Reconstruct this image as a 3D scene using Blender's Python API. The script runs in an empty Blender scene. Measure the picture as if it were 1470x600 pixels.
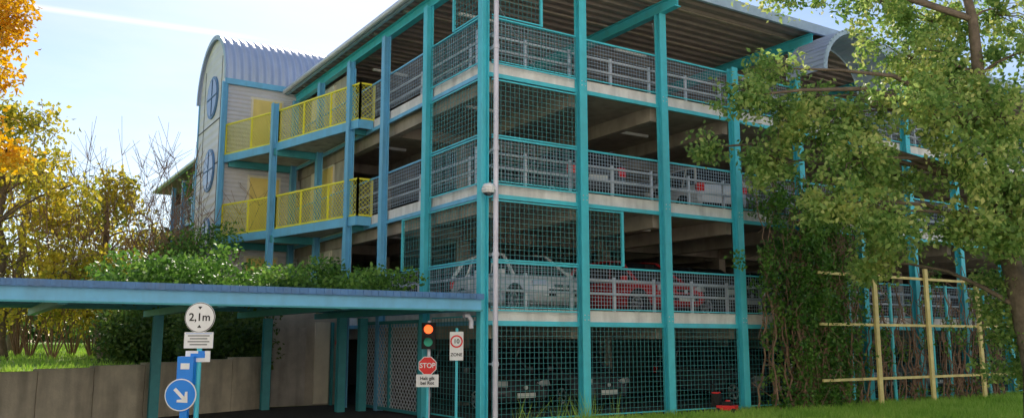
import bpy, math, random
import numpy as np
from mathutils import Vector, Matrix
random.seed(5); rs=np.random.RandomState(7)
scene=bpy.context.scene
COL=scene.collection
# ---------------------------------------------------------------- materials
def new_mat(name):
    m=bpy.data.materials.new(name); m.use_nodes=True
    nt=m.node_tree; b=nt.nodes['Principled BSDF']; return m,nt,b
def mat(name,col,rough=.6,metal=0.,var=.15,scale=3.,bump=0.,bscale=30.,dirt=0.,spec=.5):
    m,nt,b=new_mat(name)
    b.inputs['Roughness'].default_value=rough; b.inputs['Metallic'].default_value=metal
    b.inputs['Specular IOR Level'].default_value=spec
    tc=nt.nodes.new('ShaderNodeTexCoord')
    n=nt.nodes.new('ShaderNodeTexNoise'); n.inputs['Scale'].default_value=scale; n.inputs['Detail'].default_value=8; n.inputs['Roughness'].default_value=.65
    nt.links.new(tc.outputs['Object'],n.inputs['Vector'])
    r=nt.nodes.new('ShaderNodeValToRGB')
    lo=[c*(1-var) for c in col]; hi=[min(1,c*(1+var)) for c in col]
    r.color_ramp.elements[0].position=.3; r.color_ramp.elements[1].position=.7
    r.color_ramp.elements[0].color=(*lo,1); r.color_ramp.elements[1].color=(*hi,1)
    nt.links.new(n.outputs['Fac'],r.inputs['Fac'])
    out=r.outputs['Color']
    if dirt>0:
        n2=nt.nodes.new('ShaderNodeTexNoise'); n2.inputs['Scale'].default_value=1.1; n2.inputs['Detail'].default_value=10
        mp=nt.nodes.new('ShaderNodeMapping'); mp.inputs['Scale'].default_value=(3,3,.5)
        nt.links.new(tc.outputs['Object'],mp.inputs['Vector']); nt.links.new(mp.outputs['Vector'],n2.inputs['Vector'])
        r2=nt.nodes.new('ShaderNodeValToRGB'); r2.color_ramp.elements[0].position=.45; r2.color_ramp.elements[1].position=.72
        r2.color_ramp.elements[0].color=(0,0,0,1); r2.color_ramp.elements[1].color=(dirt,dirt,dirt,1)
        nt.links.new(n2.outputs['Fac'],r2.inputs['Fac'])
        mx=nt.nodes.new('ShaderNodeMix'); mx.data_type='RGBA'
        nt.links.new(r2.outputs['Color'],mx.inputs['Factor']); nt.links.new(out,mx.inputs['A'])
        mx.inputs['B'].default_value=(.12,.10,.075,1); out=mx.outputs['Result']
    nt.links.new(out,b.inputs['Base Color'])
    if bump>0:
        n3=nt.nodes.new('ShaderNodeTexNoise'); n3.inputs['Scale'].default_value=bscale; n3.inputs['Detail'].default_value=6
        nt.links.new(tc.outputs['Object'],n3.inputs['Vector'])
        bp=nt.nodes.new('ShaderNodeBump'); bp.inputs['Strength'].default_value=bump; bp.inputs['Distance'].default_value=.02
        nt.links.new(n3.outputs['Fac'],bp.inputs['Height']); nt.links.new(bp.outputs['Normal'],b.inputs['Normal'])
    return m
def leafmat(name,cols,trans=.45,scale=.8):
    m=bpy.data.materials.new(name); m.use_nodes=True; nt=m.node_tree; nt.nodes.clear()
    out=nt.nodes.new('ShaderNodeOutputMaterial')
    g=nt.nodes.new('ShaderNodeNewGeometry'); tc=nt.nodes.new('ShaderNodeTexCoord')
    n=nt.nodes.new('ShaderNodeTexNoise'); n.inputs['Scale'].default_value=scale; n.inputs['Detail'].default_value=3
    nt.links.new(tc.outputs['Object'],n.inputs['Vector'])
    ma=nt.nodes.new('ShaderNodeMath'); ma.operation='MULTIPLY_ADD'; ma.inputs[1].default_value=.6
    nt.links.new(g.outputs['Random Per Island'],ma.inputs[0])
    mb=nt.nodes.new('ShaderNodeMath'); mb.operation='MULTIPLY_ADD'; mb.inputs[1].default_value=1.5; mb.inputs[2].default_value=-.5
    nt.links.new(n.outputs['Fac'],mb.inputs[0]); nt.links.new(mb.outputs[0],ma.inputs[2])
    r=nt.nodes.new('ShaderNodeValToRGB'); e=r.color_ramp.elements
    e[0].color=(*cols[0],1); e[1].color=(*cols[-1],1)
    for i,c in enumerate(cols[1:-1]):
        k=e.new((i+1)/(len(cols)-1)); k.color=(*c,1)
    nt.links.new(ma.outputs[0],r.inputs['Fac'])
    p=nt.nodes.new('ShaderNodeBsdfPrincipled'); p.inputs['Roughness'].default_value=.5; p.inputs['Specular IOR Level'].default_value=.35
    t=nt.nodes.new('ShaderNodeBsdfTranslucent'); mx=nt.nodes.new('ShaderNodeMixShader'); mx.inputs[0].default_value=trans
    hs=nt.nodes.new('ShaderNodeHueSaturation'); hs.inputs['Saturation'].default_value=1.05; hs.inputs['Value'].default_value=1.5
    nt.links.new(r.outputs['Color'],hs.inputs['Color']); nt.links.new(hs.outputs['Color'],t.inputs['Color'])
    nt.links.new(r.outputs['Color'],p.inputs['Base Color'])
    nt.links.new(p.outputs[0],mx.inputs[1]); nt.links.new(t.outputs[0],mx.inputs[2]); nt.links.new(mx.outputs[0],out.inputs[0])
    return m
M={}
M['teal']=mat('teal_painted_steel',(.08,.60,.71),.36,0,.08,4,dirt=.18)
M['blue']=mat('blue_painted_steel',(.16,.50,.76),.38,0,.08,4,dirt=.2)
M['navy']=mat('navy_roof_edge',(.08,.22,.46),.45,0,.2,4,dirt=.3)
M['tealdk']=mat('dark_teal_steel',(.05,.32,.36),.5,0,.15,4)
M['conc']=mat('concrete',(.46,.43,.39),.9,0,.2,2,.3,25,dirt=.5)
M['edge']=mat('pale_concrete_edge',(.84,.80,.77),.85,0,.12,3,.2,25,dirt=.35)
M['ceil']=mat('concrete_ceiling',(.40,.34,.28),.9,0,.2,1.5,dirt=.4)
M['back']=mat('shade_dark_wall',(.07,.06,.055),.9,0,.3,.6)  # near-black colour stands in for the deep shade inside the garage
M['wallc']=mat('retaining_concrete',(.64,.57,.45),.92,0,.22,1.6,.4,30,dirt=.5)
M['asph']=mat('asphalt',(.065,.065,.068),.9,0,.25,6,.5,120)
M['pave']=mat('pale_bounce_paving',(.60,.55,.48),.9,0,.10,2)  # kept pale so the added paving bounces sunlight
M['render']=mat('bounce_render_wall',(.88,.84,.77),.9,0,.04,1)  # kept bright so the added building reflects sunlight
M['grassg']=mat('grass_ground',(.19,.30,.045),.95,0,.45,.5,.6,40)
M['galv']=mat('galvanised_steel',(.68,.70,.76),.42,.3,.15,5)
M['mesh']=mat('grey_mesh_wire',(.46,.56,.66),.45,.2,.1,5)
M['meshdk']=mat('green_mesh_wire',(.06,.26,.27),.5,.1,.15,5)
M['yel']=mat('yellow_painted_steel',(.90,.82,.05),.45,0,.06,4)
M['yeldoor']=mat('yellow_door',(.85,.66,.20),.5,0,.08,2,dirt=.15)
M['cream']=mat('cream_panel',(.80,.74,.60),.7,0,.1,2,dirt=.2)
M['pipe']=mat('grey_downpipe',(.74,.71,.82),.4,.1,.08,3,dirt=.3)
M['dark']=mat('dark_interior',(.04,.037,.034),.9,0,.2,1)
M['black']=mat('black_rubber',(.015,.015,.015),.8)
M['white']=mat('white_paint',(.86,.86,.86),.4,0,.04,4,dirt=.12)
M['red']=mat('red_paint',(.80,.02,.02),.4,0,.06,4)
M['sblue']=mat('sign_blue',(.01,.24,.82),.4,0,.06,4)
M['ttrim']=mat('tower_trim',(.40,.52,.64),.5)
M['wood']=mat('yellow_timber',(.88,.68,.28),.7,0,.2,3,.2,20,dirt=.25)
M['bark']=mat('bark',(.17,.13,.095),.95,0,.4,5,1.0,18)
M['vine']=mat('vine_stem',(.27,.165,.11),.9,0,.3,6)
M['glass']=mat('dark_glass',(.02,.03,.045),.06,0,.1,1,spec=.9)
M['wglass']=mat('blue_window_glass',(.03,.06,.11),.08,.1,.5,1,spec=.9)
M['tail']=mat('tail_light',(.85,.015,.01),.15)
M['lens']=mat('headlight_lens',(.80,.82,.85),.1,.4,.05,3)
M['alloy']=mat('alloy_wheel',(.6,.6,.62),.3,.6)
M['plate']=mat('number_plate',(.75,.75,.72),.4)
M['board']=mat('hoarding_board',(.46,.42,.35),.8,0,.2,2,dirt=.4)
def siding(name,col,ax,period,strength=.6,metal=.0,vert=False):
    m,nt,b=new_mat(name); b.inputs['Roughness'].default_value=.5; b.inputs['Metallic'].default_value=metal
    tc=nt.nodes.new('ShaderNodeTexCoord'); s=nt.nodes.new('ShaderNodeSeparateXYZ'); nt.links.new(tc.outputs['Object'],s.inputs[0])
    a=nt.nodes.new('ShaderNodeMath'); a.operation='MULTIPLY'; a.inputs[1].default_value=2*math.pi/period
    nt.links.new(s.outputs[ax],a.inputs[0]); q=nt.nodes.new('ShaderNodeMath'); q.operation='SINE'; nt.links.new(a.outputs[0],q.inputs[0])
    bp=nt.nodes.new('ShaderNodeBump'); bp.inputs['Strength'].default_value=strength; bp.inputs['Distance'].default_value=.03
    nt.links.new(q.outputs[0],bp.inputs['Height']); nt.links.new(bp.outputs['Normal'],b.inputs['Normal'])
    n=nt.nodes.new('ShaderNodeTexNoise'); n.inputs['Scale'].default_value=1.5; n.inputs['Detail'].default_value=8; nt.links.new(tc.outputs['Object'],n.inputs['Vector'])
    r=nt.nodes.new('ShaderNodeValToRGB'); r.color_ramp.elements[0].color=(*[c*.8 for c in col],1); r.color_ramp.elements[1].color=(*[min(1,c*1.12) for c in col],1)
    nt.links.new(n.outputs['Fac'],r.inputs['Fac']); nt.links.new(r.outputs['Color'],b.inputs['Base Color']); return m
M['sidx']=siding('ribbed_cladding',(.72,.70,.72),2,.14)
M['sidv']=siding('tower_cladding',(.82,.80,.78),2,.28,.4)
M['roofm']=siding('ribbed_roof_metal',(.50,.58,.76),0,.25,.9,.15)
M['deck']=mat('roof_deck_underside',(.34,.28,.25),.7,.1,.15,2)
def emis(name,col,s):
    m,nt,b=new_mat(name); b.inputs['Base Color'].default_value=(*col,1); b.inputs['Emission Color'].default_value=(*col,1); b.inputs['Emission Strength'].default_value=s; return m
M['litred']=emis('lit_red_lamp',(1,.10,.02),2.5); M['litgreen']=emis('green_lamp',(.02,.35,.22),.1)

# ---------------------------------------------------------------- mesh builder
class MB:
    def __init__(s): s.v=[];s.f=[];s.m=[];s.mats=[]
    def mi(s,k):
        if k not in s.mats: s.mats.append(k)
        return s.mats.index(k)
    def raw(s,vs,fs,k):
        o=len(s.v); s.v+= [tuple(v) for v in vs]; i=s.mi(k)
        for f in fs: s.f.append([o+a for a in f]); s.m.append(i)
    def box(s,c,d,k,R=None):
        vs=[]
        for sx in(-.5,.5):
            for sy in(-.5,.5):
                for sz in(-.5,.5):
                    v=Vector((sx*d[0],sy*d[1],sz*d[2]))
                    if R is not None: v=R@v
                    vs.append(v+Vector(c))
        s.raw(vs,[(0,1,3,2),(4,6,7,5),(0,4,5,1),(2,3,7,6),(0,2,6,4),(1,5,7,3)],k)
    def bb(s,x0,x1,y0,y1,z0,z1,k): s.box(((x0+x1)/2,(y0+y1)/2,(z0+z1)/2),(abs(x1-x0),abs(y1-y0),abs(z1-z0)),k)
    def beam(s,p0,p1,w,h,k):
        p0=Vector(p0);p1=Vector(p1);d=p1-p0;L=d.length
        if L<1e-6:return
        x=d/L; up=Vector((0,0,1)) if abs(x.z)<.98 else Vector((0,1,0))
        y=up.cross(x).normalized(); z=x.cross(y)
        R=Matrix((x,y,z)).transposed(); s.box((p0+p1)/2,(L,w,h),k,R)
    def cyl(s,p0,p1,r0,r1,k,n=10,cap=True):
        p0=Vector(p0);p1=Vector(p1);d=(p1-p0).normalized()
        up=Vector((0,0,1)) if abs(d.z)<.95 else Vector((1,0,0))
        a=up.cross(d).normalized();b=d.cross(a)
        vs=[];
        for p,r in((p0,r0),(p1,r1)):
            for i in range(n):
                t=2*math.pi*i/n; vs.append(p+a*(r*math.cos(t))+b*(r*math.sin(t)))
        fs=[(i,(i+1)%n,n+(i+1)%n,n+i) for i in range(n)]
        if cap: fs+= [tuple(range(n))[::-1],tuple(range(n,2*n))]
        s.raw(vs,fs,k)
    def tube(s,pts,rad,k,n=7):
        pts=[Vector(p) for p in pts]; rings=[]
        a=None
        for i,p in enumerate(pts):
            d=(pts[min(i+1,len(pts)-1)]-pts[max(i-1,0)]).normalized()
            if a is None:
                up=Vector((0,0,1)) if abs(d.z)<.9 else Vector((1,0,0)); a=up.cross(d).normalized()
            else: a=(a-d*a.dot(d)).normalized()
            b=d.cross(a); r=rad[i] if isinstance(rad,(list,tuple)) else rad
            rings.append([p+a*(r*math.cos(2*math.pi*j/n))+b*(r*math.sin(2*math.pi*j/n)) for j in range(n)])
        vs=[v for R in rings for v in R]; fs=[]
        for i in range(len(pts)-1):
            for j in range(n): fs.append((i*n+j,i*n+(j+1)%n,(i+1)*n+(j+1)%n,(i+1)*n+j))
        s.raw(vs,fs,k)
    def obj(s,name,parent=None,smooth=False,bevel=0):
        me=bpy.data.meshes.new(name); me.from_pydata(s.v,[],s.f); 
        for k in s.mats: me.materials.append(M[k])
        me.polygons.foreach_set('material_index',s.m)
        if smooth:
            me.polygons.foreach_set('use_smooth',[True]*len(s.f))
        me.update(); o=bpy.data.objects.new(name,me); COL.objects.link(o)
        if bevel:
            b=o.modifiers.new('b','BEVEL'); b.width=bevel; b.segments=2; b.limit_method='ANGLE'
        if parent: o.parent=parent
        return o
def empty(name):
    e=bpy.data.objects.new(name,None); COL.objects.link(e); return e
def wires(mb,o,ud,W,H,sx,sz,t,k,diag=False,vd=(0,0,1)):
    o=Vector(o);ud=Vector(ud).normalized();vd=Vector(vd)
    if diag:
        n=int((W+H)/sx)
        for i in range(1,n):
            c=i*sx
            a0,a1=max(0,c-H),min(W,c)
            if a1>a0: mb.beam(o+ud*a0+vd*(c-a0),o+ud*a1+vd*(c-a1),t,t,k)
            if a1>a0: mb.beam(o+ud*a0+vd*(H-(c-a0)),o+ud*a1+vd*(H-(c-a1)),t*.8,t,k)
        return
    n=max(1,round(W/sx))
    for i in range(n+1): 
        p=o+ud*(W*i/n); mb.beam(p,p+vd*H,t,t,k)
    n=max(1,round(H/sz))
    nrm=ud.cross(vd)*t*.6
    for i in range(n+1):
        p=o+vd*(H*i/n)+nrm; mb.beam(p,p+ud*W,t,t,k)

# ---------------------------------------------------------------- camera
PITCH=math.radians(8.7); YAW=math.radians(32.4); CP=Vector((-9.0,-15.25,1.7))
cam=bpy.data.cameras.new('camera'); co=bpy.data.objects.new('camera',cam); COL.objects.link(co)
co.location=CP; co.rotation_euler=(math.pi/2+PITCH,0,-YAW); cam.sensor_width=36; cam.lens=36*1235/1470; cam.clip_end=3000; cam.clip_start=.1
scene.camera=co
Fh=Vector((math.sin(YAW),math.cos(YAW),0)); Rh=Vector((math.cos(YAW),-math.sin(YAW),0))
def W(lat,ahead,z):   # survey coordinates: metres to the right / ahead of the viewpoint, height
    p=CP+Fh*ahead+Rh*lat; return Vector((p.x,p.y,z))

# ---------------------------------------------------------------- light
SEL=math.radians(38); SAZ=math.radians(22)
w=bpy.data.worlds.new('World'); scene.world=w; w.use_nodes=True; nt=w.node_tree
bg=nt.nodes['Background']; sky=nt.nodes.new('ShaderNodeTexSky'); sky.sky_type='NISHITA'; sky.sun_disc=False
sky.sun_elevation=SEL; sky.sun_rotation=SAZ; sky.air_density=1.0; sky.dust_density=.5; sky.ozone_density=2.0
bg.inputs['Strength'].default_value=.15
tc=nt.nodes.new('ShaderNodeTexCoord')
mp=nt.nodes.new('ShaderNodeMapping'); mp.inputs['Scale'].default_value=(1.2,1.2,5); mp.inputs['Rotation'].default_value=(.25,.1,.4)
nz=nt.nodes.new('ShaderNodeTexNoise'); nz.inputs['Scale'].default_value=2.2; nz.inputs['Detail'].default_value=7; nz.inputs['Roughness'].default_value=.6
nt.links.new(tc.outputs['Generated'],mp.inputs[0]); nt.links.new(mp.outputs[0],nz.inputs[0])
cr=nt.nodes.new('ShaderNodeValToRGB'); cr.color_ramp.elements[0].position=.45; cr.color_ramp.elements[1].position=.85
cr.color_ramp.elements[1].color=(.5,.5,.5,1)
nt.links.new(nz.outputs[0],cr.inputs[0])
def dirv(az,el): az,el=math.radians(az),math.radians(el); return Vector((math.sin(az)*math.cos(el),math.cos(az)*math.cos(el),math.sin(el)))
A,B=dirv(.8,19.1),dirv(12.6,19.15); nn=A.cross(B).normalized()
dp=nt.nodes.new('ShaderNodeVectorMath'); dp.operation='DOT_PRODUCT'; dp.inputs[1].default_value=nn; nt.links.new(tc.outputs['Generated'],dp.inputs[0])
ab=nt.nodes.new('ShaderNodeMath'); ab.operation='ABSOLUTE'; nt.links.new(dp.outputs['Value'],ab.inputs[0])
mr=nt.nodes.new('ShaderNodeMapRange'); mr.inputs['From Min'].default_value=.0008; mr.inputs['From Max'].default_value=.005; mr.inputs['To Min'].default_value=.75; mr.inputs['To Max'].default_value=0
nt.links.new(ab.outputs[0],mr.inputs['Value'])
d2=nt.nodes.new('ShaderNodeVectorMath'); d2.operation='DOT_PRODUCT'; d2.inputs[1].default_value=((A+B)/2).normalized(); nt.links.new(tc.outputs['Generated'],d2.inputs[0])
mr2=nt.nodes.new('ShaderNodeMapRange'); mr2.inputs['From Min'].default_value=.985; mr2.inputs['From Max'].default_value=.995; nt.links.new(d2.outputs['Value'],mr2.inputs['Value'])
mu=nt.nodes.new('ShaderNodeMath'); mu.operation='MULTIPLY'; nt.links.new(mr.outputs[0],mu.inputs[0]); nt.links.new(mr2.outputs[0],mu.inputs[1])
mxx=nt.nodes.new('ShaderNodeMath'); mxx.operation='MAXIMUM'; nt.links.new(mu.outputs[0],mxx.inputs[0]); nt.links.new(cr.outputs[0],mxx.inputs[1])
mix=nt.nodes.new('ShaderNodeMix'); mix.data_type='RGBA'; nt.links.new(mxx.outputs[0],mix.inputs['Factor']); nt.links.new(sky.outputs[0],mix.inputs['A'])
mix.inputs['B'].default_value=(7.5,7.5,7.5,1)
nt.links.new(mix.outputs['Result'],bg.inputs['Color'])
sl=bpy.data.lights.new('sun','SUN'); sl.energy=5; sl.angle=math.radians(.6); sl.color=(1,.90,.76)
so=bpy.data.objects.new('sun',sl); COL.objects.link(so)
S=Vector((math.sin(SAZ)*math.cos(SEL),math.cos(SAZ)*math.cos(SEL),math.sin(SEL)))
so.rotation_euler=S.to_track_quat('Z','Y').to_euler(); so.location=(0,0,40)
scene.view_settings.view_transform='Standard'; scene.view_settings.look='None'; scene.view_settings.exposure=0

# ---------------------------------------------------------------- ground
mb=MB(); mb.raw([(-900,-900,0),(900,-900,0),(900,900,0),(-900,900,0)],[(0,1,2,3)],'grassg'); mb.obj('ground')
mb=MB(); mb.raw([(-.4,-60,.004),(-.4,-.3,.004),(0,-.3,.004),(0,7.4,.004),(-2.2,7.3,.004),(-8.25,4.45,.004),(-14,1.77,.004),(-40,-10.3,.004),(-60,-60,.004)],[tuple(range(9))[::-1]],'asph'); mb.obj('driveway')
mb=MB(); mb.bb(-.4,-.28,-11,-.35,0,.12,'edge'); mb.obj('kerb',bevel=.02)
mb=MB(); mb.raw([(-70,-75,.012),(60,-75,.012),(60,-11.2,.012),(-70,-11.2,.012)],[(0,1,2,3)],'pave'); mb.obj('unseen_bounce_paving')  # unseen sheet added to bounce sunlight up onto the shaded facades
Ob=empty('unseen_bounce_building'); R=Matrix.Rotation(-YAW,3,'Z')  # added out of view behind the camera, reflects sun onto the shaded sides
mb=MB(); c=W(4,-13,0); mb.box((c.x,c.y,11),(96,8,22),'render',R)
mb.obj('walls',Ob); mb=MB()
for i in range(-10,11):
    for j in range(6):
        p=W(4+i*4.4,-8.98,2.2+j*3.4); mb.box(p,(1.0,.06,1.4),'glass',R); mb.box(p-Vector((0,0,.77)),(1.2,.3,.08),'edge',R)
mb.obj('windows',Ob)
def ywall(x): return 7.2+(x+2.24)*(2.8/6.01) if x<-2.24 else 7.5
xs=[-90,-60,-40,-28,-22,-18,-15,-13,-11,-9.5,-8.25,-7,-6,-5,-4,-3,-2.24,-1.5,-.8,-.2]
ts=[0,.3,.8,1.5,2.5,4,6,8,11,15,20,26,34,45,60,85,120,200,400]
mb=MB(); vs=[];fs=[]
for x in xs:
    for t in ts:
        z=.98+min(.55,t*.02)+.05*math.sin(x*.7+t*.3)*min(1,t*.2)
        vs.append((x-(t*.6 if x<-3 else 0)*min(1,t/40),ywall(x)+t,z))
n=len(ts)
for i in range(len(xs)-1):
    for j in range(n-1): fs.append((i*n+j,(i+1)*n+j,(i+1)*n+j+1,i*n+j+1))
mb.raw(vs,fs,'grassg'); mb.obj('lawn',smooth=True)
mb=MB(); pA=Vector((-2.24,7.2,0)); dr=Vector((-6.01,-2.8,0)).normalized(); L=0
while L<26:
    p=pA+dr*L; q=pA+dr*(L+1.19); zt=max(.6,1.30-.033*L)
    a=math.atan2(dr.y,dr.x); Rw=Matrix.Rotation(a,3,'Z')
    mb.box((p+q)/2+Vector((0,0,zt/2)),(1.185,.22,zt),'wallc',Rw); 
    mb.box((p+q)/2+Vector((0,.03,zt/2-.02)),(1.2,.16,zt-.06),'dark',Rw); L+=1.2
mb.obj('retaining_wall',bevel=.012)

# ---------------------------------------------------------------- garage
G=empty('parking_garage')
LV=[2.30,4.93,7.55]; XE=26.95; YE=36; BAY=2.45
NX=11
mb=MB()
mb.bb(0.02,XE,0.02,YE,.004,.012,'asph')
mb.obj('ground_floor',G)
mb=MB()
for z in LV:
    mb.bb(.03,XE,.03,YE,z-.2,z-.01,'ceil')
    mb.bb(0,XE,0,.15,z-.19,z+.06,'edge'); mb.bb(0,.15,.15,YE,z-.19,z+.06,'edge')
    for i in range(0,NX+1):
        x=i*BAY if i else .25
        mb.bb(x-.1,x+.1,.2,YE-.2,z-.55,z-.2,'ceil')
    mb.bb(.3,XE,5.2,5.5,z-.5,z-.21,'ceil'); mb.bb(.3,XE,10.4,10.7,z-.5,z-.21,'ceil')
mb.obj('floor_slabs',G)
mb=MB()
for yy in(5.3,10.55):
    for i in range(1,NX+1,2): mb.bb(i*BAY-.14,i*BAY+.14,yy-.14,yy+.14,0,7.3,'ceil')
mb.bb(4,XE-.1,16,16.2,2.2,9.9,'back'); mb.bb(XE-.15,XE,.2,YE,0,9.9,'back'); mb.bb(4,4.2,16.2,YE,0,9.9,'back')  # dark walls added to block the sun and keep the interior dark
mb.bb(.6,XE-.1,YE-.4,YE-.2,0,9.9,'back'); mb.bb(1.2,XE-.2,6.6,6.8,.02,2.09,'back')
mb.obj('inner_shade_walls',G)
mb=MB()
for z in LV+[9.85]:
    for i in range(1,9,2):
        for y in(2.4,7.6): mb.bb(i*BAY-1.8,i*BAY-.7,y-.04,y+.04,z-.29,z-.22,'white')
mb.obj('ceiling_luminaires',G)
def hcol(mb,x,y,z0,z1,k,w=.21,d=.2,alongx=True):
    if alongx:
        mb.bb(x-w/2,x+w/2,y-d/2,y-d/2+.025,z0,z1,k); mb.bb(x-w/2,x+w/2,y+d/2-.025,y+d/2,z0,z1,k); mb.bb(x-.012,x+.012,y-d/2+.025,y+d/2-.025,z0,z1,k)
    else:
        mb.bb(x-d/2,x-d/2+.025,y-w/2,y+w/2,z0,z1,k); mb.bb(x+d/2-.025,x+d/2,y-w/2,y+w/2,z0,z1,k); mb.bb(x-d/2+.025,x+d/2-.025,y-.012,y+.012,z0,z1,k)
mb=MB()
for i in range(1,NX+1):
    x=i*BAY; zt=9.62 if (i%2==0 or i==1) else 8.68
    hcol(mb,x,-.13,0,zt,'teal',.20,.20)
    for z in LV:
        mb.bb(x-.08,x+.08,-.02,.02,z-.16,z+.02,'teal')
        for dx in(-.05,.05):
            for dz in(-.05,.05): mb.cyl((x+dx,-.245,z-.1+dz),(x+dx,-.23,z-.1+dz),.013,.013,'galv',6)
hcol(mb,-.10,-.10,0,9.62,'teal',.18,.18,False) 
for i in range(1,14):
    hcol(mb,-.13,i*BAY,0,9.62,'teal' if i<2 else 'blue',.19,.18,False)
mb.obj('steel_columns',G)
mb=MB(); mw=MB(); md=MB(); gr=MB()
for li,z in enumerate(LV):
    mb.bb(-.02,XE,-.06,-.002,z-.28,z-.19,'teal'); mb.bb(-.06,-.002,0,YE,z-.28,z-.19,'blue')
    for i in range(NX):
        x0=i*BAY+.13; x1=(i+1)*BAY-.13
        mb.bb(x0,x1,-.075,-.035,z+1.0,z+1.04,'teal'); mb.bb(x0,x1,-.07,-.04,z+.075,z+.10,'teal')
        wires(mw,(x0,-.055,z+.1),(1,0,0),x1-x0,.92,.085,.085,.0065,'mesh')
        for h in(.46,.76): gr.cyl((x0-.1,.27,z+h),(x1+.1,.27,z+h),.03,.03,'galv',8,False)
        gr.bb(i*BAY+1.2,i*BAY+1.26,.3,.36,z,z+.85,'galv'); gr.bb(i*BAY-.03,i*BAY+.03,.3,.36,z,z+.85,'galv')
    for i in range(13):
        y0=i*BAY+.12; y1=(i+1)*BAY-.12
        mb.bb(-.075,-.035,y0,y1,z+1.0,z+1.04,'blue')
        wires(mw,(-.055,y0,z+.1),(0,1,0),y1-y0,.92,.10,.085,.0065,'mesh')
        for h in(.46,.76): gr.cyl((.27,y0-.1,z+h),(.27,y1+.1,z+h),.03,.03,'galv',8,False)
        gr.bb(.3,.36,i*BAY+1.2,i*BAY+1.26,z,z+.85,'galv')
def meshx(x0,x1,z0,z1):
    wires(md,(x0,-.10,z0),(1,0,0),x1-x0,z1-z0,.115,.115,.008,'meshdk')
    mb.bb(x0,x1,-.115,-.085,z1-.015,z1+.015,'teal'); mb.bb(x0,x1,-.115,-.085,z0-.015,z0+.015,'teal')
def meshy(y0,y1,z0,z1):
    wires(md,(-.10,y0,z0),(0,1,0),y1-y0,z1-z0,.14,.115,.008,'meshdk')
    mb.bb(-.115,-.085,y0,y1,z1-.015,z1+.015,'teal'); mb.bb(-.115,-.085,y0,y1,z0-.015,z0+.015,'teal')
a,b=.10,BAY-.12
for z0,z1 in((2.32,3.3),(3.36,4.6),(4.95,5.93),(5.99,7.2),(7.57,8.57)): meshx(a,b,z0,z1); meshy(.12,BAY-.12,z0,z1)
meshx(a,1.35,8.63,9.6); mb.bb(1.35,1.41,-.13,-.07,8.6,9.6,'teal')
meshy(.12,1.2,8.63,9.6); mb.bb(-.13,-.07,1.2,1.26,8.6,9.6,'teal')
meshx(BAY+.13,BAY+1.12,3.36,4.6); mb.bb(BAY+1.12,BAY+1.18,-.13,-.07,3.36,4.62,'teal')
meshy(BAY+.12,BAY+1.25,3.36,4.6); mb.bb(-.13,-.07,BAY+1.25,BAY+1.31,3.36,4.62,'teal')
for i in range(NX): meshx(i*BAY+.13,(i+1)*BAY-.13,.12,2.02)
meshy(.12,2.1,.12,2.2)
wires(md,(-.16,2.6,.1),(0,1,0),3.2,2.0,.16,.16,.018,'galv',diag=True)
for y in(2.6,4.2,5.8): mb.bb(-.2,-.12,y-.04,y+.04,.05,2.15,'tealdk')
mb.bb(-.2,-.12,2.6,5.8,2.1,2.18,'tealdk'); mb.bb(-.2,-.12,2.6,5.8,.05,.12,'tealdk')
mb.obj('edge_beams',G); mw.obj('railing_mesh',G); md.obj('safety_mesh',G); gr.obj('guard_rails',G)
mb=MB(); mb.cyl((.08,-.32,0),(.08,-.32,9.7),.055,.055,'pipe',14)
for z in(1.2,3.4,5.6,7.8): mb.cyl((.08,-.32,z),(.08,-.32,z+.09),.068,.068,'pipe',14); mb.bb(.05,.11,-.3,-.1,z+.02,z+.06,'galv')
mb.obj('downpipe',G,smooth=False)
mb=MB(); mb.beam((-.1,-.15,4.78),(-.2,-.5,4.78),.04,.05,'pipe')
for i in range(5):
    t0,t1=math.pi/2*i/5,math.pi/2*(i+1)/5
    mb.cyl((-.2,-.5,4.74-.15*math.sin(t0)),(-.2,-.5,4.74-.15*math.sin(t1)),.15*math.cos(t0),.15*math.cos(t1)+.001,'glass' if i>1 else 'white',14)
mb.cyl((-.2,-.5,4.74),(-.2,-.5,4.84),.15,.1,'white',14); mb.obj('wall_lamp',G,True)
RZ=9.95
mb=MB(); prof=[]; y=-.8
while y<YE+.4:
    prof+= [(y,0),(y+.14,0),(y+.17,.07),(y+.31,.07)]; y+=.34
vs=[];
for (yy,zz) in prof: vs+=[(-.3,yy,RZ+zz),(XE+.3,yy,RZ+zz)]
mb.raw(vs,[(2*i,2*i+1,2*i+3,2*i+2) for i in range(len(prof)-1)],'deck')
mb.bb(-.3,XE+.3,-.8,YE,RZ+.1,RZ+.16,'roofm')
mb.bb(-.38,-.3,-.88,YE,RZ-.06,RZ+.2,'ttrim'); mb.bb(-.3,XE+.3,-.88,-.8,RZ-.06,RZ+.2,'ttrim')
mb.cyl((-.45,-.8,RZ+.02),(-.45,YE,RZ+.02),.07,.07,'galv',10)
mb.obj('roof',G)
mb=MB()
for i in range(0,NX+1,2):
    x=i*BAY
    for z,h,wd in((9.62,.025,.18),(9.88,.025,.18)): mb.bb(x-wd/2,x+wd/2,-.78,15.9,z,z+h,'teal')
    mb.bb(x-.012,x+.012,-.78,15.9,9.645,9.88,'teal')
for j in range(9):
    yy=-.05+j*1.9; mb.bb(-.2,XE,yy-.05,yy+.05,9.905,9.948,'ceil')
for j in range(1,6):
    x=j*BAY*2-BAY; mb.beam((x-2.4,.2,9.5),(x+2.3,5,9.5),.03,.03,'galv')
mb.obj('roof_beams',G)
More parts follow.
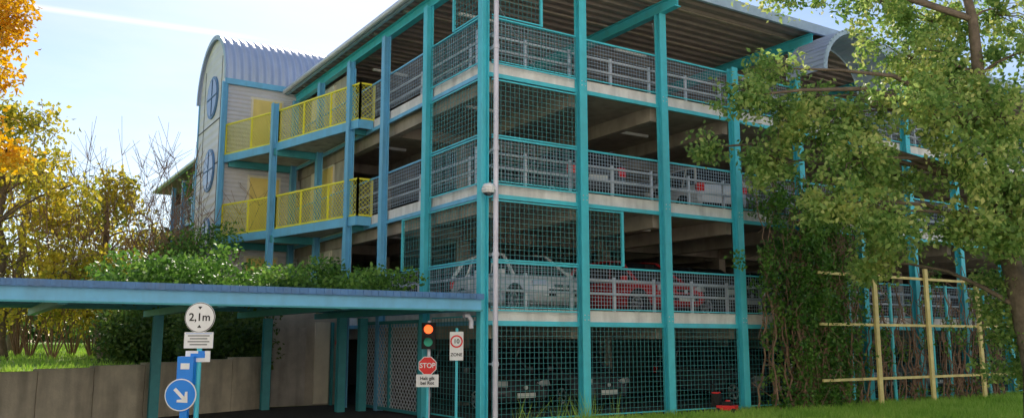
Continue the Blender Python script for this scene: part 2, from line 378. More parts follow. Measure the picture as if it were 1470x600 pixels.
def barrel(mb,axis,c,half,rise,z,a0,a1,k,n=24,th=.06):
    pts=[(half*math.cos(math.pi*i/n),rise*math.sin(math.pi*i/n)) for i in range(n+1)]
    for sgn in(0,1):
        vs=[]
        for (u,h) in pts:
            e=1 if sgn==0 else 1-th/half
            for a in(a0,a1):
                vs.append((a,c+u*e,z+h*e) if axis=='x' else (c+u*e,a,z+h*e))
        mb.raw(vs,[(2*i,2*i+1,2*i+3,2*i+2) for i in range(n)],k)
    for a in(a0,a1):
        vs=[]
        for (u,h) in pts:
            for e in(1.02,1-2*th/half): vs.append((a,c+u*e,z+h*e) if axis=='x' else (c+u*e,a,z+h*e))
        mb.raw(vs,[(2*i,2*i+1,2*i+3,2*i+2) for i in range(n)],'ttrim')
mb=MB(); 
for i in range(30): 
    t=math.pi*i/29; mb.beam((10.7+1.55*math.cos(t),-1.6,8.6+1.3*math.sin(t)),(10.7+1.55*math.cos(t),-.4,8.6+1.3*math.sin(t)),.05,.03,'roofm')
barrel(mb,'y',10.7,1.55,1.3,8.6,-1.6,-.4,'roofm'); mb.obj('barrel_porch',G)
# ---- stair tower
mb=MB(); TX0,TX1,TY0,TY1,TZ=-2.3,1.5,12.6,16.4,10.15
mb.bb(TX0,TX0+.1,TY0+.1,TY1,0,TZ,'sidv'); mb.bb(TX0,TX1,TY0,TY0+.1,0,TZ,'sidx'); mb.bb(TX0,TX1,TY1,TY1+.1,0,TZ,'sidx')
mb.bb(TX1-.1,TX1,TY0+.1,TY1,0,TZ,'sidx')
n=20; cy=(TY0+TY1)/2; vs=[(TX0,cy,TZ)]+[(TX0,cy+1.9*math.cos(math.pi*i/n),TZ+1.8*math.sin(math.pi*i/n)) for i in range(n+1)]
mb.raw(vs,[(0,i,i+1) for i in range(1,n+1)],'sidv')
mb.bb(TX0-.04,TX0+.02,TY0-.05,TY0+.03,0,TZ,'blue'); mb.bb(TX0-.04,TX0+.02,TY1+.05,TY1+.13,0,TZ,'blue')
for z in(2.9,5.0,7.5,9.0): mb.bb(TX0-.015,TX0,TY0+.03,TY1+.05,z,z+.03,'dark')
for y in(13.4,15.7): mb.bb(TX0-.012,TX0,y,y+.025,1,TZ+1,'dark')
mb.bb(TX0-.1,TX1,TY0-.14,TY0-.02,TZ-.2,TZ-.02,'blue')
mb.obj('stair_tower_walls',G)
mb=MB(); barrel(mb,'x',cy,2.02,1.92,TZ-.02,TX0-.12,TX1+.6,'roofm')
for i in range(0,18):
    x=TX0-.1+i*.25
    for j in range(24):
        t0,t1=math.pi*j/24,math.pi*(j+1)/24
        mb.beam((x,cy+2.02*math.cos(t0),TZ-.02+1.92*math.sin(t0)),(x,cy+2.02*math.cos(t1),TZ-.02+1.92*math.sin(t1)),.022,.02,'roofm')
mb.obj('stair_tower_roof',G)
mb=MB()
for z,r in((9.95,.74),(7.4,.74),(5.2,.60)):
    mb.cyl((TX0-.05,cy,z),(TX0+.02,cy,z),r,r,'navy',32); mb.cyl((TX0-.06,cy,z),(TX0-.045,cy,z),r*.88,r*.88,'wglass',32)
    mb.bb(TX0-.075,TX0-.06,cy-.02,cy+.02,z-r*.86,z+r*.86,'navy'); mb.bb(TX0-.075,TX0-.06,cy-r*.86,cy+r*.86,z-.02,z+.02,'navy')
mb.obj('round_windows',G)
# ---- balconies
mb=MB(); yw=MB()
OP=[(-.4,5.95),(-1.38,9.9),(-2.28,12.55)]
for z in(4.93,7.55):
    P=[(-.02,5.95)]+OP+[(-.02,12.55)]
    for dz0,dz1,k in((-.14,0.0,'conc'),):
        vs=[(x,y,z+dz0) for x,y in P]+[(x,y,z+dz1) for x,y in P]; n=len(P)
        mb.raw(vs,[tuple(range(n)),tuple(range(n,2*n))[::-1]]+[(i,n+i,n+(i+1)%n,(i+1)%n) for i in range(n)],k)
    for (p,q) in(((0,5.95),OP[0]),(OP[0],OP[1]),(OP[1],OP[2])):
        mb.beam((p[0]-.03,p[1]-.04,z-.1),(q[0]-.03,q[1]-.04,z-.1),.06,.24,'blue')
        p3=Vector((p[0],p[1],z+.06)); q3=Vector((q[0],q[1],z+.06)); d=(q3-p3); L=d.length; d.normalize()
        wires(yw,p3,d,L,.95,.13,.13,.010,'yel',diag=True)
        yw.beam(p3+Vector((0,0,.97)),q3+Vector((0,0,.97)),.05,.05,'yel'); yw.beam(p3,q3,.04,.04,'yel')
        k=max(1,round(L/1.3))
        for i in range(k+1):
            c=p3+d*(L*i/k); yw.beam(c-Vector((0,0,.1)),c+Vector((0,0,1.0)),.05,.05,'yel')
    mb.bb(-1.5,-.05,9.86,9.98,z-.36,z-.15,'tealdk'); mb.bb(-.5,-.05,6.3,6.4,z-.3,z-.15,'tealdk'); 
    mb.bb(-2.2,-.05,12.3,12.45,z-.36,z-.15,'tealdk')
hcol(mb,-.52,6.3,0,9.05,'blue',.2,.18,False); hcol(mb,-1.5,9.95,0,8.8,'blue',.2,.18,False); hcol(mb,-2.42,12.5,0,10.0,'blue',.14,.14,False)
mb.obj('balcony_floors',G); yw.obj('balcony_railings',G)
mb=MB()
for z in(2.30,4.93,7.55):
    mb.bb(-1.45,-.5,12.54,12.58,z,z+2.02,'yeldoor'); mb.bb(-1.52,-.43,12.56,12.598,z,z+2.1,'cream'); mb.box((-.6,12.52,z+1.0),(.12,.04,.03),'galv')
for z in(2.30,4.93):
    mb.bb(.16,.22,9.3,11.3,z,z+2.2,'cream'); mb.bb(.2,.26,7.9,12.5,z,z+2.3,'board')
    mb.bb(.13,.17,9.35,10.25,z+.02,z+2.0,'yeldoor' if z>4 else 'cream')
mb.bb(.2,.26,8.2,12.5,7.56,9.6,'board'); mb.bb(.13,.2,9.4,11.4,7.56,9.5,'cream')
mb.obj('doors_and_panels',G)

# ---------------------------------------------------------------- entrance canopy
C=empty('entrance_canopy'); mb=MB()
mb.bb(-16,-.26,-.25,6.9,2.52,2.56,'deck'); mb.bb(-16,-.26,-.2,6.85,2.565,2.6,'asph')
mb.bb(-16,-.24,-.30,-.27,2.31,2.52,'blue'); mb.bb(-16,-.24,-.36,-.27,2.28,2.31,'tealdk')
mb.bb(-16,-.22,-.38,-.27,2.52,2.63,'navy')
for i in range(105): mb.bb(-16+i*.15,-15.93+i*.15,-.395,-.38,2.535,2.62,'navy')
mb.bb(-.27,-.24,-.27,6.9,2.3,2.62,'blue')
for i in range(8): mb.bb(-16,-.3,.6+i*.85,.68+i*.85,2.42,2.515,'tealdk')
for x in(-1.1,-3.1,-5.3,-7.7,-10.2,-12.7): mb.bb(x-.07,x+.07,-.26,6.8,2.26,2.40,'tealdk')
mb.obj('canopy_roof',C)
mb=MB()
for x,y in((-5.3,5.3),(-2.45,6.6),(-1.1,5.0),(-.55,5.0)): hcol(mb,x,y,0,2.26,'tealdk',.2,.18)
mb.obj('canopy_posts',C)
mb=MB(); mb.bb(-2.3,0,7.35,7.45,.01,2.5,'board')
mb.bb(-2.1,-1.2,7.28,7.34,.05,2.05,'conc'); mb.bb(-.95,-.55,7.28,7.34,.05,2.2,'cream'); mb.bb(-.5,-.45,7.2,7.34,.0,2.2,'tealdk')
mb.obj('back_wall',C)

# ---------------------------------------------------------------- vegetation
def leafobj(name,P,size,matl,parent=None,up=0.0,sv=.35,aspect=.62):
    P=np.asarray(P,dtype=np.float32); n=len(P)
    d=rs.normal(size=(n,3)); d[:,2]-=.35; d/=np.linalg.norm(d,axis=1)[:,None]
    q=rs.normal(size=(n,3)); q[:,2]+=up; q-= (q*d).sum(1)[:,None]*d; q/=np.linalg.norm(q,axis=1)[:,None]
    s=size*(1+sv*rs.uniform(-1,1,size=n))[:,None]
    side=q*s*aspect*.5; ln=d*s
    nrm=np.cross(d,q)*s*.12
    v=np.stack([P,P+ln*.45+side+nrm,P+ln,P+ln*.45-side+nrm],1).reshape(-1,3)
    me=bpy.data.meshes.new(name); me.vertices.add(4*n); me.vertices.foreach_set('co',v.astype(np.float32).ravel())
    me.loops.add(4*n); me.loops.foreach_set('vertex_index',np.arange(4*n,dtype=np.int32))
    me.polygons.add(n); me.polygons.foreach_set('loop_start',np.arange(0,4*n,4,dtype=np.int32)); me.polygons.foreach_set('loop_total',np.full(n,4,dtype=np.int32))
    me.materials.append(matl); me.update(calc_edges=True); me.validate()
    o=bpy.data.objects.new(name,me); COL.objects.link(o)
    if parent:o.parent=parent
    return o
def inball(n):
    d=rs.normal(size=(n,3)); d/=np.linalg.norm(d,axis=1)[:,None]; return d*(rs.uniform(0,1,size=n)**(1/2.4))[:,None]
def tree(name,base,top,trunk_r,blobs,nclump,nleaf,lsize,matl,crad=.33,droop=.25,twigs=True,bark='bark'):
    E=empty(name); base=Vector(base); top=Vector(top); mb=MB(); P=[]
    N=9; tp=[]
    for i in range(N):
        t=i/(N-1); p=base.lerp(top,t)+Vector((random.uniform(-1,1),random.uniform(-1,1),0))*.12*(t*(1-t)*4)*(top-base).length*.15; tp.append(p)
    mb.tube(tp,[trunk_r*(1.35 if i==0 else 1)*(1-.72*i/(N-1)) for i in range(N)],bark,12)
    for (c,r,dens) in blobs:
        c=Vector(c); 
        best=min(tp[2:],key=lambda q:(q-c).length+max(0,q.z-c.z+.4)*2)
        mid=best.lerp(c,.5)+Vector((random.uniform(-.2,.2),random.uniform(-.2,.2),.35*(c-best).length*.3))
        L=(c-best).length; lr=min(trunk_r*.35,.018+.012*L)
        mb.tube([best,best.lerp(mid,.5)+Vector((0,0,.05)),mid,mid.lerp(c,.5)+Vector((random.uniform(-.1,.1),0,.05)),c],[lr,lr*.85,lr*.6,lr*.4,lr*.2],bark,6)
        k=int(nclump*dens); cl=inball(k)*np.array([r,r,r*.8])+np.array(c)
        for i in range(k):
            q=Vector(cl[i])
            if twigs and i%2==0:
                m2=c.lerp(q,.5)+Vector((0,0,.12)); mb.tube([c.lerp(mid,.15),m2,q],[.016,.010,.004],bark,4)
            m=int(nleaf*random.uniform(.4,1.5)); rr=crad*random.uniform(.6,1.3)
            L_=inball(m)*np.array([rr,rr,rr*.8]); L_[:,2]-=droop*np.abs(rs.normal(size=m))*rr
            P.append(L_+cl[i])
    mb.obj('trunk_and_branches',E,True); leafobj('foliage',np.concatenate(P),lsize,matl,E); return E
lm_right=leafmat('leaves_green_yellow',[(.08,.16,.04),(.18,.31,.08),(.34,.45,.13),(.60,.60,.22)],.45,1.1)
lm_orange=leafmat('leaves_orange',[(.42,.20,.02),(.62,.33,.02),(.72,.46,.04),(.55,.50,.08)],.5)
lm_yel=leafmat('leaves_yellow_green',[(.16,.20,.03),(.32,.33,.05),(.50,.43,.06),(.60,.46,.06)],.5)
lm_dark=leafmat('leaves_dark_green',[(.03,.07,.02),(.06,.12,.03),(.10,.17,.035),(.16,.22,.05)],.35)
lm_ivy=leafmat('leaves_ivy',[(.03,.08,.02),(.07,.17,.03),(.13,.27,.045),(.24,.38,.08)],.35,1.2)
lm_grass=leafmat('grass_blades',[(.16,.30,.04),(.26,.46,.06),(.38,.56,.10),(.46,.58,.14)],.4,.5)
B=[]
def add(lat,h,z,r,d=1.): B.append((W(lat,h,z),r,d))
for l,z,r,d in[(5.0,8.7,.45,.3),(6.0,8.9,.5,.4),(7.6,8.6,.8,1.),(8.8,8.3,.9,1.3),(10,8.3,1,1.3),(9.4,9.4,1.,.8),(7.2,9.4,.8,.7),
  (5.2,7.0,.5,.5),(6.2,6.7,.6,.8),(7.9,7.3,.85,1.3),(9.2,7.2,.9,1.5),(10.4,7.2,.9,1.3),(8.5,6.6,.7,1.2),
  (4.3,6.3,.5,.6),(5.3,6.0,.7,.9),(6.6,6.1,.85,1.2),(7.8,6.0,.8,1.3),(9.2,5.9,.9,1.4),(10.4,5.8,.8,1.2),
  (3.95,5.6,.35,.4),(5.2,5.2,.65,.9),(6.3,5.0,.85,1.3),(7.4,4.9,.85,1.4),(8.5,4.9,.8,1.4),(9.8,4.8,.8,1.3),
  (5.8,4.2,.45,.7),(6.7,4.0,.7,1.1),(7.6,3.9,.75,1.2),(8.5,3.9,.6,1.1),(9.4,3.8,.6,1.),(10.2,3.9,.7,1),(7.2,3.25,.4,.5),(10.3,3.1,.5,.9)]:
    add(l,16.3+random.uniform(-.9,1.1),z,r,d)
tree('leafy_tree',W(10.35,17.2,0),W(9.0,16.4,9.2),.25,B,24,58,.112,lm_right,crad=.31)
B=[]
for l,z,r,d in[(-8.8,7.5,.6,.9),(-8.35,6.8,.45,.8),(-8.8,6.1,.5,.8),(-9.0,5.3,.4,.7),(-9.6,6.5,.9,1),(-9.5,8.3,1,1),(-8.6,4.9,.25,.4),(-9.7,5.0,.7,.8)]:
    add(l,14+random.uniform(-.5,.5),z,r,d)
tree('autumn_tree',W(-10.6,14.2,1.0),W(-10.0,14,7.5),.16,B,26,45,.10,lm_orange)
def bigtree(name,lat,h,H,r,m,n,nc,nl,ls,seed,wispy=1.):
    random.seed(seed); B=[]
    for i in range(n):
        t=random.uniform(.22,1); a=random.uniform(0,6.28); rr=r*math.sin(math.pi*min(1,t*.85+.1))*random.uniform(.3,1)
        c=W(lat,h,1.2+H*t); B.append((c+Vector((math.cos(a)*rr,math.sin(a)*rr,0)),r*.33*random.uniform(.7,1.2),random.uniform(.5,1)*wispy))
    return tree(name,W(lat,h,.9),W(lat+random.uniform(-.5,.5),h,1+H*.92),.05*H**.8,B,nc,nl,ls,m,crad=.5)
bigtree('yellow_tree',-15.3,26,7.4,2.8,lm_yel,28,16,24,.17,1,1.)
bigtree('yellow_tree',-13.6,29,6.0,2.0,lm_yel,18,13,20,.17,2,.8)
bigtree('green_tree',-17.8,31,6.8,2.8,lm_yel,20,14,24,.18,3,1.)
bigtree('green_tree',-20,42,7,3.5,lm_dark,18,14,26,.25,4)
bigtree('green_tree',-12.2,26,3.2,1.5,lm_yel,14,12,24,.14,6)
bigtree('green_tree',-11.2,28,4.0,1.5,lm_dark,14,14,28,.15,9)
random.seed(11); E=MB()
for k in range(12):
    b=W(-15.5+k*.52,27+random.uniform(-1,2),1.0)
    for j in range(11):
        a=random.uniform(0,6.28); L=random.uniform(3.8,8.2); d=Vector((math.cos(a)*.32,math.sin(a)*.32,1)).normalized()
        pts=[b]; 
        for i in range(6): d=(d+Vector((random.uniform(-.12,.12),random.uniform(-.12,.12),0))).normalized(); pts.append(pts[-1]+d*L/6)
        E.tube(pts,[.022,.018,.015,.012,.009,.007,.005],'vine',4)
        for i in range(2,6):
            for _ in range(4):
                q=pts[i]+Vector((random.uniform(-.7,.7),random.uniform(-.7,.7),random.uniform(.2,.9))); E.tube([pts[i],q],[.009,.005],'vine',3)
E.obj('bare_shrub')
P=[]
for i in range(60):
    c=np.array(W(-75+i*1.15+random.uniform(-1,1),100+random.uniform(-8,20),2+random.uniform(0,2.5)))
    P.append(c+inball(260)*np.array([3.2,3.2,2.8+random.uniform(0,1.6)]))
leafobj('distant_trees',np.concatenate(P),.8,lm_dark)
P=[]
for i in range(150):
    c=np.array(W(random.uniform(-10.8,-6.3),random.uniform(22.5,25.5),random.uniform(1.0,2.5)))
    P.append(c+inball(150)*np.array([.5,.5,.45]))
leafobj('hedge',np.concatenate(P),.11,lm_dark)
P=[]; random.seed(3)
for i in range(250):
    x=random.uniform(-6.9,-.9); y=random.uniform(.4,6.3); hh=.28+.38*math.sin(x*1.7+1)**2+.15*math.sin(y*2)
    z=2.62+random.uniform(0,max(.12,hh)); P.append(np.array([x,y,z])+inball(95)*np.array([.35,.35,.2]))
for i in range(170):
    t=random.random(); x=random.uniform(-4.8,-2.5); y=random.uniform(10,14); z=1+random.uniform(0,3.9)*(1 if x>-3.8 else .7); P.append(np.array([x,y,z])+inball(95)*.45)
leafobj('ivy_on_canopy',np.concatenate(P),.095,lm_ivy)
P=[]
for i in range(90):
    y=random.uniform(17,24); P.append(np.array([-.6+random.uniform(-.4,.1),y,random.uniform(1,9.2)])+inball(80)*.5)
leafobj('climbing_plant',np.concatenate(P),.13,lm_ivy)
V=MB(); P=[]
for i in range(130):
    x=random.choice([random.gauss(9.8,.9),random.uniform(9,18)]); z=0; y=-.5+random.uniform(-.3,.15); pts=[Vector((x,y,0))]
    top=random.uniform(2.5,6) if x<11.5 else random.uniform(1.5,3.8)
    while pts[-1].z<top:
        pts.append(pts[-1]+Vector((random.uniform(-.16,.16),random.uniform(-.04,.04),random.uniform(.2,.35))))
    V.tube(pts,[.028*(1-.7*i/len(pts)) for i in range(len(pts))],'vine',5)
    for _ in range(5):
        q=random.choice(pts); V.tube([q,q+Vector((random.uniform(-.5,.5),-.1,random.uniform(-.5,.2))),q+Vector((random.uniform(-.7,.7),-.15,random.uniform(-1,-.3)))],[.012,.009,.006],'vine',3)
    for p in pts:
        if random.random()<(.42 if x<11 else .12): P.append(np.array(p)+np.array([0,-.12,0])+inball(random.randint(10,40))*np.array([.28,.15,.25]))
for i in range(120):
    P.append(np.array([random.gauss(9.0,.8),-.6+random.uniform(-.4,.2),random.uniform(2.0,5.4)])+inball(50)*.28)
V.obj('vine_stems'); leafobj('climbing_ivy',np.concatenate(P),.10,lm_ivy)
P=[]
for i in range(80):
    P.append(np.array(W(random.gauss(10.25,.35),17.6+random.uniform(-.5,.5),random.uniform(.9,3.1)))+inball(60)*.28)
leafobj('bush',np.concatenate(P),.10,lm_right)
def blades(name,P,hgt,matl,wd=.012):
    n=len(P); a=rs.uniform(0,6.28,size=n); h=hgt*rs.uniform(.5,1.3,size=n)
    sx=np.stack([np.cos(a),np.sin(a),np.zeros(n)],1)*wd; tip=P+np.stack([rs.normal(size=n)*.3*h,rs.normal(size=n)*.3*h,h],1)
    v=np.stack([P-sx,P+sx,tip],1).reshape(-1,3)
    me=bpy.data.meshes.new(name); me.vertices.add(3*n); me.vertices.foreach_set('co',v.astype(np.float32).ravel())
    me.loops.add(3*n); me.loops.foreach_set('vertex_index',np.arange(3*n,dtype=np.int32))
    me.polygons.add(n); me.polygons.foreach_set('loop_start',np.arange(0,3*n,3,dtype=np.int32)); me.polygons.foreach_set('loop_total',np.full(n,3,dtype=np.int32))
    me.materials.append(matl); me.update(calc_edges=True); o=bpy.data.objects.new(name,me); COL.objects.link(o); return o
n=60000; X=rs.uniform(1.0,24,size=n); Y=-.35-rs.uniform(0,1,size=n)**1.3*8
blades('grass',np.stack([X,Y,np.zeros(n)],1),.16,lm_grass,.014)
n=40000; X=rs.uniform(-30,-3,size=n); Y=np.array([ywall(x) for x in X])+.3+rs.uniform(0,1,size=n)*25
blades('grass',np.stack([X,Y,np.full(n,1.0)+np.minimum(.5,(Y-np.array([ywall(x) for x in X]))*.02)],1),.12,lm_grass,.02)
P=[];
for i in range(14):
    c=np.array([random.uniform(.3,2.6),random.uniform(-1.2,-.4),0]); P.append(c+rs.normal(size=(9,3))*np.array([.05,.05,0]))
blades('weeds',np.concatenate(P),.6,lm_grass,.008)

# ---------------------------------------------------------------- trellis
T=empty('timber_trellis'); mb=MB()
for i,(x,zt) in enumerate(((11.5,4.0),(13.85,3.7),(16.4,3.45),(18.9,3.4))):
    mb.beam((x,-1,0),(x,-1,zt),.15,.07,'wood')
mb.obj('posts',T,bevel=.008)
mb=MB()
for z in(3.42,2.12,.72): mb.bb(9.3,19.2,-.955,-.90,z-.035,z+.035,'wood')
mb.obj('rails',T,bevel=.006)
mb=MB()
for x in(10.9,12.7,14.6,15.4,17.4): mb.cyl((x,-.62,0),(x,-.62,3.3),.05,.05,'teal',8)
mb.obj('steel_posts',T)

# ---------------------------------------------------------------- vehicles
def car(color,x,y,z,front_neg=True,L=4.1,hatch=True,name='parked_car',rough=.25,rot=0):
    key='carpaint_%d'%len(M); M[key]=mat('car_paint_'+name,color,rough,.1,.03,2); b=MB(); s=L/4.1
    st=[(-2.08,.66,.42,.80),(-2.03,.78,.30,.93),(-1.75,.83,.24,.97),(-1.2,.86,.2,.97),(-.4,.87,.19,.95),(.5,.87,.19,.93),(1.1,.86,.2,.90),(1.5,.84,.22,.84),(1.85,.79,.25,.75),(2.03,.70,.30,.64),(2.10,.58,.38,.56)]
    ring=[]
    for (yy,w,zl,zt) in st:
        h=zt-zl
        half=[(w*.80,zl),(w*.97,zl+h*.15),(w,zl+h*.45),(w*.975,zl+h*.75),(w*.90,zt-.03),(w*.75,zt)]
        pts=[(-a,c) for a,c in half]+[(a,c) for a,c in half[::-1]]; ring.append([(a,yy*s,c) for a,c in pts])
    n=12; vs=[v for r in ring for v in r]; fs=[]
    for i in range(len(st)-1):
        for j in range(n): fs.append((i*n+j,i*n+(j+1)%n,(i+1)*n+(j+1)%n,(i+1)*n+j))
    fs+= [tuple(range(n)),tuple(range((len(st)-1)*n,len(st)*n))[::-1]]
    b.raw(vs,fs,key)
    gb=[(-1.98,.92),(-1.2,.93),(.1,.92),(1.18,.88)] ; gt=[(-1.62,1.40),(-1.1,1.47),(-.1,1.49),(.38,1.43)] if hatch else [(-1.3,1.36),(-.9,1.43),(-.1,1.46),(.38,1.40)]
    vs=[]
    for (yy,zz),(y2,z2) in zip(gb,gt): vs+=[(-.79,yy*s,zz),(-.60,y2*s,z2),(.60,y2*s,z2),(.79,yy*s,zz)]
    fg=[];fr=[]
    for i in range(3):
        a=i*4;c=a+4; fg+= [(a,c,c+1,a+1),(a+2,c+2,c+3,a+3)]; fr.append((a+1,c+1,c+2,a+2))
    fg+=[(0,1,2,3),(12,15,14,13)]
    b.raw(vs,fg,'glass'); b.raw([(v[0]*1.01,v[1],v[2]+.012) for v in vs],fr,key)
    for sx in(-1,1):
        for i,wd in((0,.10),(1,.06),(2,.06),(3,.07)):
            (y1,z1),(y2,z2)=gb[i],gt[i]; b.beam((sx*.795,y1*s,z1),(sx*.605,y2*s,z2),.05 if i in(0,3) else .03,wd,key)
        for i in range(3): b.beam((sx*.61,gt[i][0]*s,gt[i][1]+.005),(sx*.61,gt[i+1][0]*s,gt[i+1][1]+.005),.06,.05,key)
        b.box((sx*.93,.85*s,.98),(.16,.09,.12),key)
        b.box((sx*.875,-.25*s,.8),(.02,.14,.025),'black'); b.box((sx*.872,.45*s,.56),(.012,.012,.62),'black'); b.box((sx*.872,-.55*s,.56),(.012,.012,.62),'black')
        for wy in(-1.27,1.29):
            c=Vector((sx*.80,wy*s,.31)); b.cyl(c+Vector((sx*.072,0,.02)),c+Vector((-sx*.1,0,.02)),.375,.375,'black',24)
            b.cyl(c+Vector((sx*.085,0,0)),c+Vector((-sx*.12,0,0)),.305,.305,'black',24); b.cyl(c+Vector((sx*.095,0,0)),c+Vector((sx*.05,0,0)),.205,.205,'alloy',20)
            for q in range(5):
                t=q*1.2566; b.beam(c+Vector((sx*.10,0,0)),c+Vector((sx*.10,.2*math.cos(t),.2*math.sin(t))),.03,.05,'alloy')
            b.cyl(c+Vector((sx*.097,0,0)),c+Vector((sx*.094,0,0)),.17,.17,'black',16)
        b.box((sx*.60,1.95*s,.66),(.30,.20,.13),'lens',Matrix.Rotation(-sx*.45,3,'Z')@Matrix.Rotation(.35,3,'X'))
        b.box((sx*.68,-2.0*s,.83),(.22,.13,.22),'tail',Matrix.Rotation(sx*.25,3,'Z'))
    b.box((0,2.08*s,.46),(.85,.06,.16),'black'); b.box((0,2.06*s,.62),(.5,.05,.07),'black'); b.box((0,2.125*s,.42),(.5,.02,.11),'plate')
    b.box((0,-2.10*s,.66),(.5,.02,.11),'plate'); b.box((0,-2.06*s,.36),(1.3,.05,.12),'black')
    b.cyl((0,2.12*s,.6),(0,2.09*s,.6),.05,.05,'alloy',12)
    o=b.obj(name,smooth=True)
    me=o.data
    try: me.set_sharp_from_angle(angle=math.radians(38))
    except Exception: pass
    o.location=(x,y,z); o.rotation_euler=(0,0,(math.pi if front_neg else 0)+rot); return o
Z1,Z2=LV[0],LV[1]
car((.90,.90,.92),2.4,2.5,Z1,L=3.9); car((.72,.04,.04),6.1,2.6,Z1); car((.05,.055,.06),9.0,3.1,Z1); car((.3,.31,.33),12,3.1,Z1)
car((.10,.11,.13),3.95,2.7,Z2,False,L=3.7,rot=-.15); car((.7,.7,.72),8.4,2.7,Z2,False,L=3.4,rot=-.2); car((.06,.06,.07),5.9,8.3,Z2,False,hatch=False)
car((.10,.10,.11),9.9,3.1,0.012); car((.88,.88,.88),12.4,2.7,.012); car((.12,.13,.14),14.9,3.1,.012); car((.10,.10,.12),4.9,4.2,.012); car((.4,.4,.42),17.4,3.1,.012); car((.06,.06,.07),2.4,4.2,.012)
mb=MB(); mb.box((0,0,.2),(.45,.62,.14),'red'); mb.box((0,-.02,.31),(.26,.3,.14),'black'); mb.cyl((0,-.02,.38),(0,-.02,.42),.09,.08,'red',12)
for sx in(-1,1):
    for sy in(-1,1): mb.cyl((sx*.25,sy*.26,.1),(sx*.2,sy*.26,.1),.1,.1,'black',14)
    mb.tube([(sx*.2,.28,.22),(sx*.2,.45,.5),(sx*.2,.5,.85)],.018,'black',6)
mb.beam((-.2,.5,.85),(.2,.5,.85),.03,.03,'black'); mb.box((0,.36,.42),(.34,.26,.36),'black'); mb.box((0,.36,.62),(.3,.22,.04),'red')
o=mb.obj('lawn_mower',bevel=.02); o.location=(6.3,-.55,0); o.rotation_euler=(0,0,.5); o.scale=(.7,.7,.8)

# ---------------------------------------------------------------- signs
RZs=-YAW
def text(s,loc,size,k,parent,wx=1.):
    c=bpy.data.curves.new('lettering','FONT'); c.body=s; c.size=size; c.align_x='CENTER'; c.align_y='CENTER'; c.extrude=.001; c.offset=size*.015
    c.materials.append(M[k]); o=bpy.data.objects.new('lettering',c); COL.objects.link(o); o.parent=parent; o.location=loc; o.rotation_euler=(math.pi/2,0,0); o.scale=(wx,1,1); return o
def disc(mb,x,z,r,y,k,t=.006,n=36,rot=0):
    vs=[(x+r*math.cos(rot+2*math.pi*i/n),yy,z+r*math.sin(rot+2*math.pi*i/n)) for yy in(y,y+t) for i in range(n)]
    mb.raw(vs,[tuple(range(n)),tuple(range(n,2*n))[::-1]]+[(i,n+i,n+(i+1)%n,(i+1)%n) for i in range(n)],k)
def place(e,p,rz=RZs): e.location=(p[0],p[1],0); e.rotation_euler=(0,0,rz)
e=empty('height_limit_sign'); mb=MB(); mb.cyl((0,.05,0),(0,.05,2.2),.035,.035,'teal',12)
disc(mb,0,2.02,.21,0,'white'); disc(mb,0,2.02,.205,-.004,'black',.003); disc(mb,0,2.02,.196,-.008,'white',.003)
mb.box((0,.0,1.71),(.40,.01,.22),'white'); 
for i in range(4): mb.box((0,-.007,1.77-.04*i),(.3-.06*(i%2),.002,.012),'black')
mb.box((0,-.007,1.80),(.36,.002,.006),'sblue')
mb.box((0,0,1.49),(.34,.01,.15),'white'); mb.box((0,-.007,1.50),(.2,.003,.06),'sblue'); mb.box((.05,-.009,1.54),(.09,.003,.05),'sblue')
o=mb.obj('post_and_plates',e); text('2,1m',(0,-.010,2.02),.15,'black',e)
mb2=MB(); mb2.raw([(-.03,-.009,2.17),(.03,-.009,2.17),(0,-.009,2.13)],[(0,2,1)],'black'); mb2.raw([(-.03,-.009,1.88),(.03,-.009,1.88),(0,-.009,1.92)],[(0,1,2)],'black'); mb2.obj('arrows',e)
place(e,W(-4.32,12.0,0))
e=empty('keep_right_sign'); mb=MB(); mb.box((0,.06,1.3),(.22,.12,.38),'sblue'); mb.box((0,.06,.5),(.10,.08,1.25),'sblue'); mb.box((0,-.003,1.36),(.12,.006,.08),'white')
disc(mb,-.03,.98,.215,-.03,'white'); disc(mb,-.03,.98,.20,-.034,'sblue',.003)
R=Matrix.Rotation(math.radians(45),3,'Y')
mb.box((-.04,-.038,.99),(.20,.003,.045),'white',R)
def rv(x,z): v=R@Vector((x,0,z)); return (v.x-.04,-.0395,v.z+.99)
mb.raw([rv(.05,.10),rv(.16,0),rv(.05,-.10),rv(.03,-.075),rv(.09,0),rv(.03,.075)],[(0,1,4,5),(1,2,3,4)],'white')
mb.obj('post_and_disc',e,bevel=0); place(e,W(-4.45,11.9,0))
e=empty('traffic_light'); mb=MB(); mb.cyl((0,.05,0),(0,.05,2.1),.035,.035,'pipe',12)
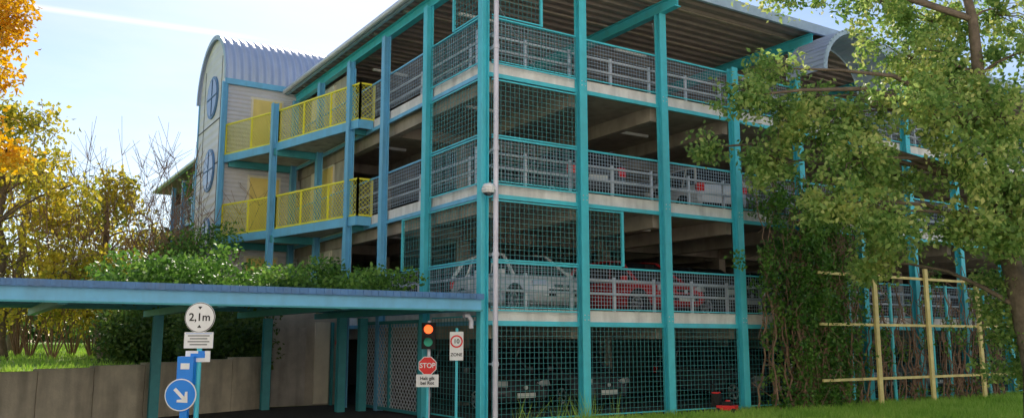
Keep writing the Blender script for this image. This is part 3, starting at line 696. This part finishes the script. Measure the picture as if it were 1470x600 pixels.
mb.box((0,-.02,1.80),(.27,.14,.52),'black')
for z,k in((1.93,'litred'),(1.68,'litgreen')):
    disc(mb,0,z,.088,-.10,k,.01); 
    for i in range(10):
        t0=math.pi*i/10; t1=math.pi*(i+1)/10; mb.raw([(.105*math.cos(t0),-.09,z+.105*math.sin(t0)),(.105*math.cos(t1),-.09,z+.105*math.sin(t1)),(.105*math.cos(t1),-.22,z+.105*math.sin(t1)-.02),(.105*math.cos(t0),-.22,z+.105*math.sin(t0)-.02)],[(0,1,2,3)],'black')
mb.obj('housing',e); place(e,W(-1.66,17.35,0))
e=empty('stop_sign'); mb=MB(); disc(mb,0,1.22,.19,-.02,'white',.006,8,math.pi/8); disc(mb,0,1.22,.175,-.025,'red',.004,8,math.pi/8); mb.obj('plate',e); text('STOP',(0,-.03,1.22),.135,'white',e,.95)
mb=MB(); mb.box((0,-.02,.93),(.44,.01,.24),'white'); mb.obj('supplementary_plate',e); text('Halt gilt\nbei Rot',(0,-.035,.93),.09,'black',e); 
mb=MB(); mb.cyl((0,.02,0),(0,.02,1.4),.028,.028,'teal',10); mb.obj('post',e)
place(e,W(-1.66,17.2,0))
e=empty('speed_zone_sign'); mb=MB(); mb.box((0,-.02,1.60),(.27,.01,.56),'white'); mb.cyl((0,.03,0),(0,.03,1.95),.03,.03,'teal',10)
disc(mb,0,1.69,.125,-.032,'red'); disc(mb,0,1.69,.095,-.037,'white'); mb.obj('plate',e); text('10',(0,-.04,1.69),.12,'black',e); text('ZONE',(0,-.03,1.43),.085,'black',e)
place(e,W(-1.1,17.3,0))
e=empty('no_parking_sign'); mb=MB(); disc(mb,0,1.65,.13,-.02,'red'); disc(mb,0,1.65,.09,-.026,'sblue'); mb.cyl((0,.02,0),(0,.02,1.8),.02,.02,'tealdk',8); mb.obj('plate',e); place(e,W(-4.25,21.6,0))
mb=MB(); mb.tube([(-.5,-.05,2.2),(-.4,-.05,2.2),(-.33,-.05,2.1),(-.33,-.05,1.95)],.05,'pipe',10); mb.obj('drain_elbow',G,True)
